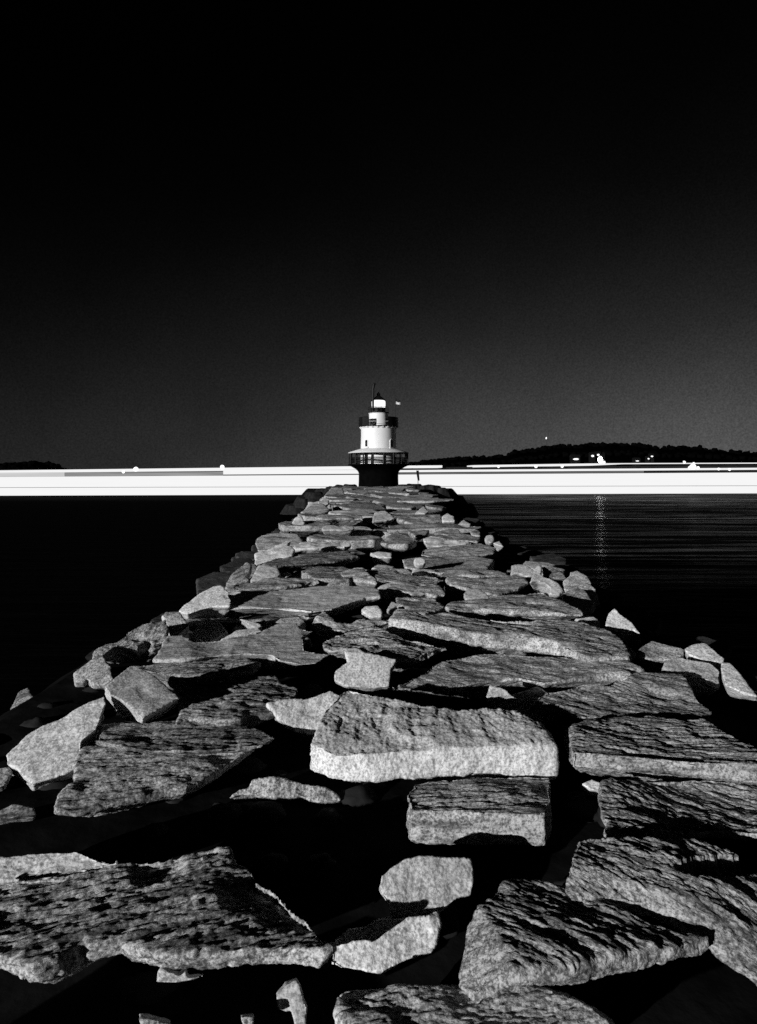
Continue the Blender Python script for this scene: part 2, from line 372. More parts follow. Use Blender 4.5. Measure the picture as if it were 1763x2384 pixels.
# left bank, further
stone('long smooth light slab spanning from the left bank to the round hole', [(362,1535),(384,1494),(397,1479),(433,1479),(463,1494),(520,1487),(590,1472),(645,1450),(688,1449),(697,1464),(727,1467),(700,1482),(703,1509),(718,1515),(766,1518),(733,1540),(694,1543),(645,1533),(627,1521),(570,1518),(500,1524),(433,1533)], 'pale', zt=.06, sy=.12, sx=-.03, fh=7, ang=.15, rough=.6)
stone('dark layered slab tucked under the long smooth light slab', [(312,1547),(363,1543),(433,1538),(524,1527),(569,1526),(575,1540),(600,1545),(580,1556),(524,1568),(475,1572),(430,1575),(380,1565),(350,1560)], 'streaky', zt=-.03, sy=.08, fh=8, ang=.12)
stone('mid-grey rough boulder low on the left edge above the dark slope', [(174,1569),(191,1554),(221,1530),(239,1527),(248,1542),(257,1551),(257,1572),(263,1584),(251,1598),(221,1595),(206,1578),(200,1587),(179,1587)], 'stone', zt=-.15, sy=.8, ang=.6, rough=1.3)
stone('ribbed overhanging boulder on the left edge with dark hollows below', [(218,1518),(239,1503),(276,1488),(312,1460),(330,1450),(372,1444),(384,1442),(390,1460),(384,1494),(354,1500),(342,1491),(320,1503),(300,1500),(270,1505),(245,1525),(221,1527)], 'streaky', zt=.0, sy=.5, ang=1.0, rough=1.5, under=.5)
stone('small knob of stone between the ribbed boulder and the pale bank block', [(378,1435),(387,1424),(418,1424),(424,1436),(440,1455),(420,1475),(395,1470),(390,1452)], 'stone', zt=.03, sy=.5, name='small_rock')
stone('pale humped block on the left bank at the end of the long light slab', [(418,1424),(433,1409),(463,1385),(500,1364),(515,1361),(524,1373),(530,1376),(536,1403),(533,1412),(493,1412),(463,1421),(440,1430)], 'pale', zt=.12, sy=.6, ang=.5)
stone('sunken dark slab below the long light slab', [(460,1427),(500,1419),(560,1418),(620,1420),(690,1424),(735,1437),(700,1447),(640,1449),(580,1443),(480,1442),(455,1452),(430,1460),(425,1450)], 'dark', zt=-.1, fh=4, ang=.1)
stone('small bright triangle of rock in the dark hollow under the long light slab', [(560,1440),(580,1443),(606,1452),(609,1458),(595,1464),(575,1450)], 'pale', zt=-.02, sy=.9, th=.1, name='small_rock')
stone('long light tapering slab across the left half of the path', [(536,1388),(551,1388),(573,1376),(651,1373),(742,1364),(848,1364),(878,1373),(880,1388),(845,1391),(803,1403),(772,1415),(724,1421),(675,1416),(606,1412),(540,1411)], 'pale', zt=.08, sy=.12, fh=6, ang=.1, rough=.6)
stone('narrow bright-edged strip of stone behind the long tapering slab', [(550,1372),(553,1358),(580,1352),(630,1348),(700,1345),(735,1340),(745,1353),(700,1360),(640,1366),(580,1370)], 'stone', zt=.03, sy=.15, fh=5, ang=.1)
stone('bright square-ended block at the left of the narrow strip', [(585,1352),(603,1315),(645,1321),(651,1336),(645,1345),(590,1353)], 'pale', zt=.04, sy=.5)
stone('grey wedge on the left edge above the pale humped block', [(527,1357),(545,1333),(573,1309),(585,1312),(579,1333),(570,1342),(579,1351),(545,1361)], 'dark', zt=.0, sy=.6, ang=.7)
# centre, further
stone('bright upright block with a white face in the centre of the path', [(783,1584),(784,1563),(803,1548),(815,1542),(806,1517),(842,1518),(893,1529),(921,1535),(906,1560),(904,1598),(870,1601),(809,1597)], 'pale', zt=.05, sy=1.2, ang=1.4, rough=.8)
stone('dark pitted slab leaning on top of the white-faced centre block', [(757,1494),(781,1482),(803,1473),(848,1463),(881,1463),(909,1475),(1000,1497),(1040,1508),(1020,1512),(981,1530),(940,1532),(893,1527),(833,1515),(772,1512),(760,1509)], 'streaky', zt=.1, sy=.12, fh=5, ang=-.2, rough=1.3)
stone('grey arrow-shaped slab behind the round hole', [(724,1454),(739,1439),(757,1424),(772,1433),(788,1448),(815,1448),(833,1442),(887,1439),(915,1436),(915,1446),(875,1450),(863,1454),(803,1467),(736,1466)], 'stone', zt=.05, sy=.25, fh=5)
stone('small bright lump at the right tip of the long tapering slab', [(843,1421),(851,1412),(878,1409),(889,1424),(887,1436),(863,1436)], 'pale', zt=.05, sy=.8, name='small_rock')
stone('thin upright chip beside the dark centre pit', [(902,1418),(912,1400),(922,1403),(921,1412),(906,1421)], 'pale', zt=.0, sy=.9, name='small_rock')
stone('ragged grey slab right of the dark centre pit', [(903,1371),(918,1354),(960,1350),(1006,1357),(1024,1361),(1035,1383),(1012,1389),(991,1380),(960,1386),(955,1379)], 'stone', zt=.05, sy=.2, fh=4)
stone('five-sided grey slab in front of the ragged slab', [(924,1391),(960,1389),(1009,1391),(1033,1412),(1021,1418),(988,1429),(954,1421),(927,1406)], 'stone', zt=.02, sy=.12, fh=4)
stone('light lump of stone above the dark centre pit', [(797,1333),(818,1324),(848,1324),(857,1336),(875,1345),(875,1359),(818,1351),(803,1345)], 'stone', zt=.06, sy=.5)
stone('thin dark layered slab right of the light lump', [(855,1327),(900,1322),(960,1335),(1010,1340),(1030,1350),(960,1349),(915,1352),(880,1350)], 'streaky', zt=.04, sy=.12, fh=3, ang=-.15)
# right of centre
stone('very long slab with a bright sloping front edge on the right half', [(918,1442),(927,1433),(936,1421),(960,1427),(991,1433),(1040,1430),(1100,1434),(1160,1440),(1263,1442),(1310,1442),(1354,1449),(1408,1470),(1433,1482),(1450,1500),(1457,1520),(1455,1526),(1414,1525),(1360,1525),(1324,1512),(1278,1488),(1203,1477),(1112,1473),(1066,1462),(1015,1454)], 'stone', zt=.1, sy=.06, sx=-.05, fh=32, ang=-.25, under=.35)
stone('curved pale-edged slab below the long sloping-front slab', [(918,1598),(991,1566),(1015,1548),(1051,1533),(1130,1519),(1200,1524),(1354,1530),(1440,1540),(1485,1560),(1440,1563),(1457,1575),(1378,1572),(1320,1578),(1263,1586),(1210,1574),(1120,1584),(1060,1595),(980,1602)], 'stone', zt=.0, sy=.16, sx=-.04, fh=11, ang=-.3, rough=.7)
stone('grey slab with a hooked left tip behind the long bright-edged slab', [(1229,1655),(1245,1628),(1277,1607),(1350,1592),(1420,1592),(1480,1568),(1530,1567),(1585,1572),(1600,1596),(1618,1628),(1655,1655),(1634,1680),(1480,1672),(1346,1668),(1319,1652),(1287,1647)], 'stone', zt=.03, sy=.16, sx=-.06, fh=6, ang=-.4)
stone('bright wedge standing in the dark gap above the large pale block', [(1133,1623),(1143,1593),(1170,1601),(1202,1628),(1197,1649),(1165,1644)], 'pale', zt=-.02, sy=.9, name='small_rock')
stone('straight-edged slab behind the very long slab', [(1041,1413),(1057,1401),(1148,1394),(1227,1379),(1260,1374),(1275,1388),(1318,1403),(1348,1418),(1355,1428),(1233,1421),(1112,1418),(1073,1422)], 'stone', zt=.06, sy=.06, fh=8, ang=-.1)
stone('small boxy pale block standing on the straight-edged slab', [(1082,1382),(1094,1371),(1118,1371),(1136,1388),(1138,1398),(1088,1400)], 'pale', zt=.1, sy=.7)
stone('tapering grey slab behind the boxy pale block', [(1042,1348),(1057,1342),(1142,1345),(1191,1339),(1218,1345),(1224,1356),(1203,1370),(1157,1384),(1130,1379),(1100,1370),(1054,1362)], 'stone', zt=.04, sy=.22, fh=5, ang=.1)
stone('narrow strip of stone along the back of the tapering grey slab', [(1018,1338),(1042,1326),(1070,1324),(1160,1327),(1188,1338),(1112,1340)], 'stone', zt=.02, sy=.12, fh=4)
stone('white arched rock at the right edge', [(1192,1338),(1193,1315),(1221,1312),(1236,1322),(1247,1328),(1236,1347),(1220,1340),(1205,1335)], 'pale', zt=.1, sy=.9)
stone('white bent rock curving down beside the arched rock', [(1236,1355),(1245,1328),(1255,1313),(1262,1320),(1261,1338),(1280,1346),(1300,1358),(1309,1376),(1300,1385),(1277,1382),(1280,1370),(1270,1358),(1255,1352)], 'pale', zt=.08, sy=.8, sx=-.1)
stone('dark flat rock behind the white bent rock', [(1263,1312),(1285,1320),(1310,1335),(1317,1346),(1290,1345),(1268,1338)], 'dark', zt=.02, sy=.4)
stone('pale boulder with a knob on top at the right edge', [(1314,1353),(1330,1333),(1345,1329),(1360,1338),(1372,1351),(1384,1379),(1399,1409),(1363,1404),(1336,1400),(1320,1379)], 'stone', zt=.0, sy=.7, sx=-.1)
stone('pointed bright rock with a tail at the right edge of the very long slab', [(1413,1448),(1420,1427),(1432,1416),(1445,1430),(1457,1439),(1472,1451),(1491,1478),(1469,1466),(1445,1470),(1414,1463)], 'pale', zt=.05, sy=.9, th=.15)
stone('smooth teardrop boulder on the right bank', [(1484,1518),(1502,1503),(1520,1492),(1541,1500),(1590,1512),(1590,1524),(1554,1537),(1520,1536),(1487,1530)], 'stone', zt=.0, sy=.7, rough=.7)
stone('rounded boulder at the outer right bank beside the teardrop boulder', [(1596,1512),(1611,1500),(1644,1498),(1659,1512),(1684,1533),(1684,1542),(1641,1539),(1605,1524)], 'pale', zt=.06, sy=.6)
stone('bright trapezoid block below the teardrop boulder', [(1535,1566),(1551,1539),(1581,1527),(1611,1536),(1656,1542),(1675,1563),(1672,1590),(1626,1578),(1581,1569)], 'pale', zt=.02, sy=.6, sx=-.1)
stone('grey rock sliding down the outer right slope', [(1681,1542),(1702,1545),(1723,1572),(1762,1622),(1725,1612),(1690,1595),(1684,1570)], 'pale', zt=.06, sy=.6, sx=-.1)
# further rows
stone('bright sloping block on the left edge where the path narrows', [(596,1289),(627,1276),(669,1257),(678,1258),(667,1269),(684,1278),(680,1294),(645,1300),(611,1312),(596,1316)], 'pale', zt=.1, sy=.5, ang=.4)
stone('light slab beside the bright sloping block', [(685,1278),(702,1263),(751,1260),(782,1263),(812,1262),(816,1269),(800,1274),(760,1275),(687,1280)], 'pale', zt=.08, sy=.3)
stone('broad dark slab in front of the light slab', [(616,1314),(645,1302),(684,1285),(800,1281),(814,1289),(832,1296),(782,1305),(727,1311),(673,1314),(627,1318)], 'dark', zt=.0, sy=.08, fh=4, ang=.1)
stone('bright boulder high on the left edge', [(678,1229),(685,1211),(698,1200),(703,1205),(709,1218),(702,1227),(676,1236)], 'pale', zt=.1, sy=.5)
stone('grey rock on the left edge below the bright boulder', [(647,1254),(654,1236),(674,1240),(676,1247),(668,1256)], 'stone', zt=.0, sy=.5)
stone('pale rock on the left edge close to the lighthouse mound', [(742,1182),(742,1169),(760,1155),(767,1162),(763,1173),(751,1180)], 'pale', zt=.3, sy=.3)
stone('slim bright slab left of centre in the further rows', [(751,1229),(763,1223),(818,1223),(825,1229),(818,1234),(754,1234)], 'pale', zt=.1, sy=.3)
stone('bright domed boulder in the centre in front of the lighthouse', [(869,1213),(872,1193),(885,1189),(900,1189),(911,1198),(917,1207),(900,1211),(885,1212)], 'pale', zt=.2, sy=.4)
stone('flat grey slab left of the domed boulder', [(736,1205),(754,1198),(841,1198),(845,1209),(800,1207),(763,1209)], 'stone', zt=.1, sy=.15)
stone('round white boulder like a ball on the dark centre gap', [(965,1306),(968,1299),(975,1297),(983,1298),(989,1303),(990,1308),(985,1314),(975,1315),(968,1312)], 'pale', zt=.12, sy=.9, rough=.6)
stone('white lens-shaped slab right of centre', [(987,1253),(1000,1250),(1040,1256),(1097,1263),(1060,1270),(1030,1273),(995,1271)], 'pale', zt=.08, sy=.4)
stone('grey slab behind the white lens-shaped slab', [(1000,1247),(1070,1242),(1117,1249),(1110,1261),(1060,1257),(1040,1255)], 'stone', zt=.1, sy=.15)
stone('broad ridged slab in front of the white lens-shaped slab', [(983,1291),(989,1277),(1025,1274),(1116,1266),(1152,1274),(1147,1287),(1116,1292),(1062,1294),(1007,1296)], 'stone', zt=.0, sy=.15, fh=3)
stone('egg-shaped white boulder on the right edge', [(1130,1254),(1134,1246),(1141,1244),(1148,1246),(1150,1255),(1147,1262),(1140,1264),(1133,1262)], 'pale', zt=.1, sy=.8, rough=.6)
stone('small curved rock beside the egg-shaped boulder', [(1150,1264),(1163,1259),(1172,1273),(1160,1269)], 'pale', zt=.0, sy=.6, name='small_rock')
stone('bright block on the right edge of the further rows', [(1031,1214),(1031,1202),(1043,1194),(1056,1202),(1058,1214)], 'pale', zt=.2, sy=.5)
stone('wide grey slab left of the bright right-edge block', [(931,1211),(934,1202),(1025,1196),(1029,1214),(970,1222),(945,1216)], 'stone', zt=.1, sy=.15)
stone('forked bright rock at the right edge', [(1063,1224),(1080,1209),(1094,1220),(1094,1234),(1072,1231)], 'pale', zt=.1, sy=.5)
stone('bright triangular rock just before the lighthouse rows', [(967,1194),(987,1176),(996,1191),(990,1196)], 'pale', zt=.3, sy=.4)
stone('grey block below the forked bright rock', [(1096,1236),(1109,1231),(1116,1236),(1118,1248),(1100,1247)], 'stone', zt=.05, sy=.4)
stone('centre slab with a scalloped bright front', [(889,1262),(902,1247),(925,1233),(940,1243),(964,1253),(965,1263),(945,1270),(907,1268)], 'stone', zt=.08, sy=.12, fh=7)
stone('low bright block below the scalloped slab', [(862,1287),(880,1284),(911,1286),(910,1298),(880,1298)], 'pale', zt=.0, sy=.5)
stone('thin slab right of the dark notch in the further rows', [(1010,1238),(1040,1231),(1065,1231),(1075,1243),(1040,1245)], 'stone', zt=.08, sy=.2)
stone('thin slab left of the dark notch in the further rows', [(950,1236),(1000,1233),(990,1246),(965,1248)], 'stone', zt=.05, sy=.2)

# ------------------------------------------------------------------ the remaining far rows, packed up to the lighthouse
def half_width(Y):
    l = np.interp(Y, [8, 12, 23, 36, 53, 78, 104], [2.2, 2.5, 2.8, 3.1, 3.9, 4.2, 5.0])
    r = np.interp(Y, [8, 12, 23, 36, 53, 78, 104], [3.1, 3.3, 3.2, 3.7, 4.0, 4.8, 5.4])
    return float(l), float(r)

def inside(p, poly):
    c = False; n = len(poly); x, y = p
    for i in range(n):
        (x1, y1), (x2, y2) = poly[i], poly[i - 1]
        if (y1 > y) != (y2 > y) and x < (x2 - x1) * (y - y1) / (y2 - y1) + x1: c = not c
    return c

rng = random.Random(41)
rects = []; count = 0
Yr = 9.8
while Yr < 100:
    l, r = half_width(Yr)
    depth = rng.uniform(.9, 1.6) * (1 + Yr / 60)
    x = -l - rng.uniform(0, .4)
    while x < r:
        w = rng.uniform(.9, 2.4) * (1 + Yr / 90) * (.7 if rng.random() < .3 else 1)
        d = depth * rng.uniform(.65, 1.0); y0 = Yr + rng.uniform(-.2, .3) * depth
        cx, cy = x + w / 2, y0 + d / 2
        free = x + w < r + .35
        for poly in TRACED:
            for fx in (.1, .5, .9):
                for fy in (.1, .5, .9):
                    if inside((x + w * fx, y0 + d * fy), poly): free = False; break
                if not free: break
            if not free: break
        if free and rng.random() < .95:
            n = rng.randint(6, 9); pts = []
            tx, ty = rng.gauss(-.02, .05), abs(rng.gauss(.05, .06))
            zc = zs(cy) + rng.gauss(.02, .05) * (1 + cy / 60)
            edge = min(cx + l, r - cx)
            if edge < .6: zc -= rng.uniform(-.1, .35); ty += .3
            for k in range(n):
                a = 2 * math.pi * (k + rng.uniform(-.3, .3)) / n
                ca, sa = math.cos(a), math.sin(a)
                q = (abs(ca) ** 4 + abs(sa) ** 4) ** -.25 * rng.uniform(.82, 1.0)
                px, py = ca * q * w * .5, sa * q * d * .52
                pts.append((cx + px, cy + py, zc + tx * px + ty * py))
            kind = rng.choices(['stone', 'pale', 'dark', 'streaky'], [5, 2.2, 2.5, 1.3])[0]
            o = make_stone('granite_block', pts, cy, kind, rng.uniform(.10, .24), rng.uniform(-.05, .05), .5, rng.uniform(-.25, .25), .75, 500 + count)
            side = 'along the left edge' if cx < -l + 1.2 else 'along the right edge' if cx > r - 1.2 else 'in the middle of the path'
            far = 'of the middle stretch' if cy < 24 else 'well before the lighthouse' if cy < 48 else 'close to the lighthouse'
            tone = {'stone': 'grey', 'pale': 'pale', 'dark': 'dark', 'streaky': 'streaked'}[kind]
            lab = f'{tone} granite block {side} {far}'
            tag(o, lab, 'stone', lab.replace('block', 'blocks')); count += 1
        x += w * rng.uniform(.93, 1.0)
    Yr += depth * rng.uniform(.78, .9)
# smaller rocks wedged into the cracks of the near and middle rows, and dark rocks heaped down both flanks
def small_rock(cx, cy, z, w, d, mat, seed, name, lab, cat, grp, ty):
    n = rng.randint(5, 7); pts = []
    for k in range(n):
        a = 2 * math.pi * (k + rng.uniform(-.3, .3)) / n; q = rng.uniform(.75, 1.0)
        px, py = math.cos(a) * q * w * .5, math.sin(a) * q * d * .5
        pts.append((cx + px, cy + py, z + ty * py))
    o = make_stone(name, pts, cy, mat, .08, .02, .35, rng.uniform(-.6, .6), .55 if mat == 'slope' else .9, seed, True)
    tag(o, lab, cat, grp); TRACED.append([(p[0], p[1]) for p in pts])
tries = made = 0
while made < 46 and tries < 4000:
    tries += 1
    cy = rng.uniform(4.6, 12.5); l, r = half_width(max(cy, 8)); cx = rng.uniform(-l * .98, r * .95)
    w = rng.uniform(.18, .42) * (1 + cy / 20); d = w * rng.uniform(.6, 1)
    hit = any(inside((cx + w * fx, cy + d * fy), poly) for poly in TRACED for fx in (-.35, 0, .35) for fy in (-.35, 0, .35))
    if hit: continue
    k = rng.choice(['stone', 'pale', 'dark'])
    small_rock(cx, cy, zs(cy) - rng.uniform(.06, .16), w, d, k, 1300 + made, 'small_rock', {'stone': 'small grey rock wedged in a dark crack between the path slabs', 'pale': 'small pale rock wedged in a dark crack between the path slabs', 'dark': 'small dark rock wedged in a dark crack between the path slabs'}[k], 'stone', k + ' small rocks wedged between the path slabs', rng.uniform(.2, .7)); made += 1
for side in (-1, 1):
    for i in range(26):
        cy = 4.5 + i * .95 + rng.uniform(-.3, .3); l, r = half_width(max(cy, 8)); e_ = l if side < 0 else r
        if cy < 8: e_ = 3.0 if side < 0 else 3.3
        if side < 0 and cy < 8: continue
        o_ = rng.uniform(.0, .55); w = rng.uniform(.5, .95)
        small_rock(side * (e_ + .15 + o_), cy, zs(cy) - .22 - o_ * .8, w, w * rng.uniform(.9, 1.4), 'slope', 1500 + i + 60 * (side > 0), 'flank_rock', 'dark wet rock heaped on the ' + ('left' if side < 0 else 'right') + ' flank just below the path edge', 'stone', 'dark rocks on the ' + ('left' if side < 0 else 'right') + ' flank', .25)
for i, (bx0, bx1, by0, by1, bz) in enumerate(((-2.7, -1.7, .5, 1.5, 3.2), (-1.25, -.1, .3, 1.0, 2.95), (0.0, 1.3, .2, 1.1, 3.05))):  # out-of-view blocks added to cast shade on the nearest slabs
    pts = [(x + rng.uniform(-.08, .08), y + rng.uniform(-.08, .08), bz + rng.uniform(-.03, .03)) for x, y in ((bx0, by0), ((bx0 + bx1) / 2, by0 - .08), (bx1, by0), (bx1, by1), ((bx0 + bx1) / 2, by1 + .08), (bx0, by1))]
    o = make_stone('granite_block', pts, 2.5, 'stone', .35, .02, .3, .2, 1.0, 1700 + i)
    tag(o, 'unseen granite block added beside the standpoint to shade the bottom slabs', 'stone', 'added shade blocks beside the standpoint')
print('far stones', count, 'traced', len(TRACED))

# dark weed covered boulders of the mound round the lighthouse foot
mound = [(-11.0, 2.6, 1.5), (-9.7, 3.4, 1.3), (-8.4, 3.9, 1.3), (-6.9, 4.2, 1.2), (-5.6, 4.35, 1.1), (-4.4, 4.45, 1.0), (4.2, 4.45, 1.1), (5.5, 4.5, 1.1),
         (6.8, 4.45, 1.1), (8.2, 4.4, 1.1), (9.4, 4.0, 1.2), (10.5, 3.5, 1.3), (11.6, 2.7, 1.4), (-12.4, 1.5, 1.6), (12.9, 1.6, 1.6)]
for i, (x, z, r_) in enumerate(mound):
    y = 106 + random.uniform(-1, 1); pts = []
    for k in range(8):
        a = 2 * math.pi * k / 8; q = random.uniform(.8, 1.1)
        pts.append((x + math.cos(a) * r_ * q, y + math.sin(a) * 2.2 * q, z + .15 * math.cos(a * 2 + i)))
    o = make_stone('dark_boulder', pts, 106, 'weed', 1.6, .9, .1, random.uniform(-.5, .5), 1.2, 900 + i)
    side = 'left' if x < 0 else 'right'
    tag(o, f'black weed-covered boulder in the mound {side} of the lighthouse foot', 'boulder', f'black boulders in the mound {side} of the lighthouse')
finish_stones()

# ------------------------------------------------------------------ breakwater core and water
def core():
    bm = bmesh.new(); rows = []
    Ys = np.concatenate([np.arange(-6, 14, .35), np.arange(14, 60, 1.0), np.arange(60, 118, 2.0)])
    for Y in Ys:
        l, r = half_width(max(Y, 8)); l = l + .1; r = r + .1
        if Y < 8: l, r = 3.1, 3.5
        if Y > 96: l += (Y - 96) * .35; r += (Y - 96) * .35
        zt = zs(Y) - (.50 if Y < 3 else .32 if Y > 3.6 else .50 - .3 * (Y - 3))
        xs = [-l - 3.4, -l - 2.1, -l - 1.0, -l - .1] + list(np.linspace(-l + .2, r - .2, 15)) + [r + .1, r + 1.0, r + 2.1, r + 3.4]
        zz = [-.8, zt * .30, zt * .68, zt - .15] + [zt] * 15 + [zt - .15, zt * .68, zt * .30, -.8]
        P = np.array([[x, Y, z] for x, z in zip(xs, zz)]); d = fbm(P * .9, 3, 3)
        rows.append([bm.verts.new((x, Y, z + .06 * q)) for (x, _, z), q in zip(P, d)])
    for A, B in zip(rows, rows[1:]):
        for k in range(len(A) - 1): bm.faces.new((A[k], A[k + 1], B[k + 1], B[k]))
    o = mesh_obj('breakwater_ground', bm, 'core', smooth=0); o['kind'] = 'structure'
core()

def rubble():
    rr = random.Random(5); bm = bmesh.new()
    for i in range(330):
        Y = rr.uniform(1.9, 11); l, r_ = (3.0, 3.3) if Y < 8 else half_width(Y); x = rr.uniform(-l, r_); r = rr.uniform(.03, .08) * (1 + Y / 12)
        zc = zs(Y) - (.50 if Y < 3 else .32 if Y > 3.6 else .50 - .3 * (Y - 3))
        blob(bm, (x, Y, zc + r * .1), r, i, 3, (1.3, 1, .7), .22, 1.7)
    o = mesh_obj('rubble', bm, 'weed', smooth=0); o['kind'] = 'stuff'; o['label'] = 'dark rubble lying in the gaps between the granite blocks'; o['category'] = 'rubble'
rubble()

def water():
    m, nt, out = new_mat('night_water'); L = nt.links
    tc = N(nt, 'ShaderNodeTexCoord'); sep = N(nt, 'ShaderNodeSeparateXYZ'); L.new(tc.outputs['Object'], sep.inputs[0])
    mp = N(nt, 'ShaderNodeMapping'); mp.inputs['Scale'].default_value = (.10, .55, 1); mp.inputs['Rotation'].default_value = (0, 0, R(-6)); L.new(tc.outputs['Object'], mp.inputs[0])
    w = N(nt, 'ShaderNodeTexNoise'); w.inputs['Scale'].default_value = 1.0; w.inputs['Detail'].default_value = 5; w.inputs['Roughness'].default_value = .6; L.new(mp.outputs[0], w.inputs['Vector'])
    mp2 = N(nt, 'ShaderNodeMapping'); mp2.inputs['Scale'].default_value = (.012, .03, 1); L.new(tc.outputs['Object'], mp2.inputs[0])
    cat = N(nt, 'ShaderNodeTexNoise'); cat.inputs['Scale'].default_value = 1.0; cat.inputs['Detail'].default_value = 4; L.new(mp2.outputs[0], cat.inputs['Vector'])
    # wind-ruffled patch on the open side of the breakwater
    rx = N(nt, 'ShaderNodeMapRange'); rx.interpolation_type = 'SMOOTHSTEP'; rx.inputs['From Min'].default_value = 4; rx.inputs['From Max'].default_value = 22
    L.new(math_node(nt, 'ADD', sep.outputs['X'], math_node(nt, 'MULTIPLY', cat.outputs['Fac'], 14)), rx.inputs['Value'])
    rp = N(nt, 'ShaderNodeMapRange'); rp.inputs['From Min'].default_value = .36; rp.inputs['From Max'].default_value = .62; rp.inputs['To Min'].default_value = .25; L.new(cat.outputs['Fac'], rp.inputs['Value'])
    ruf = math_node(nt, 'MULTIPLY', rx.outputs[0], rp.outputs[0])
    mp3 = N(nt, 'ShaderNodeMapping'); mp3.inputs['Scale'].default_value = (.035, .42, 1); mp3.inputs['Rotation'].default_value = (0, 0, R(-7)); L.new(tc.outputs['Object'], mp3.inputs[0])
    sl = N(nt, 'ShaderNodeTexNoise'); sl.inputs['Scale'].default_value = 1.0; sl.inputs['Detail'].default_value = 6; sl.inputs['Roughness'].default_value = .7; L.new(mp3.outputs[0], sl.inputs['Vector'])
    sr = N(nt, 'ShaderNodeMapRange'); sr.interpolation_type = 'SMOOTHSTEP'; sr.inputs['From Min'].default_value = .46; sr.inputs['From Max'].default_value = .66; L.new(sl.outputs['Fac'], sr.inputs['Value'])
    far_ = N(nt, 'ShaderNodeMapRange'); far_.interpolation_type = 'SMOOTHSTEP'; far_.inputs['From Min'].default_value = 12; far_.inputs['From Max'].default_value = 60; far_.inputs['To Min'].default_value = .5; far_.inputs['To Max'].default_value = 1.5; L.new(sep.outputs['X'], far_.inputs['Value'])
    b0 = N(nt, 'ShaderNodeMapRange'); b0.interpolation_type = 'SMOOTHSTEP'; b0.inputs['From Min'].default_value = 165; b0.inputs['From Max'].default_value = 195; L.new(sep.outputs['Y'], b0.inputs['Value'])
    b1 = N(nt, 'ShaderNodeMapRange'); b1.interpolation_type = 'SMOOTHSTEP'; b1.inputs['From Min'].default_value = 235; b1.inputs['From Max'].default_value = 215; L.new(sep.outputs['Y'], b1.inputs['Value'])
    slick = math_node(nt, 'MULTIPLY', math_node(nt, 'MULTIPLY', b0.outputs[0], b1.outputs[0]), math_node(nt, 'ADD', math_node(nt, 'MULTIPLY', rx.outputs[0], .03), .006))
    near_ = N(nt, 'ShaderNodeMapRange'); near_.interpolation_type = 'SMOOTHSTEP'; near_.inputs['From Min'].default_value = 26; near_.inputs['From Max'].default_value = 60; L.new(sep.outputs['Y'], near_.inputs['Value'])
    rip = math_node(nt, 'MULTIPLY', math_node(nt, 'MULTIPLY', sr.outputs[0], near_.outputs[0]), far_.outputs[0])
    fac = math_node(nt, 'ADD', math_node(nt, 'ADD', math_node(nt, 'MULTIPLY', math_node(nt, 'MULTIPLY', ruf, rip), .42), slick), .0035)
    bp = N(nt, 'ShaderNodeBump'); bp.inputs['Strength'].default_value = 1; bp.inputs['Distance'].default_value = .28; L.new(w.outputs['Fac'], bp.inputs['Height'])
    df = N(nt, 'ShaderNodeBsdfDiffuse'); df.inputs['Color'].default_value = (.002, .002, .002, 1)
    gl = N(nt, 'ShaderNodeBsdfGlossy'); gl.inputs['Roughness'].default_value = .17; L.new(bp.outputs[0], gl.inputs['Normal'])
    mx = N(nt, 'ShaderNodeMixShader'); L.new(fac, mx.inputs[0]); L.new(df.outputs[0], mx.inputs[1]); L.new(gl.outputs[0], mx.inputs[2])
    L.new(mx.outputs[0], out.inputs[0])
    bm = bmesh.new(); vs = [bm.verts.new(p) for p in ((-6000, -200, 0), (6000, -200, 0), (6000, 9000, 0), (-6000, 9000, 0))]; bm.faces.new(vs)
    o = mesh_obj('water', bm, m); o['kind'] = 'structure'
water()

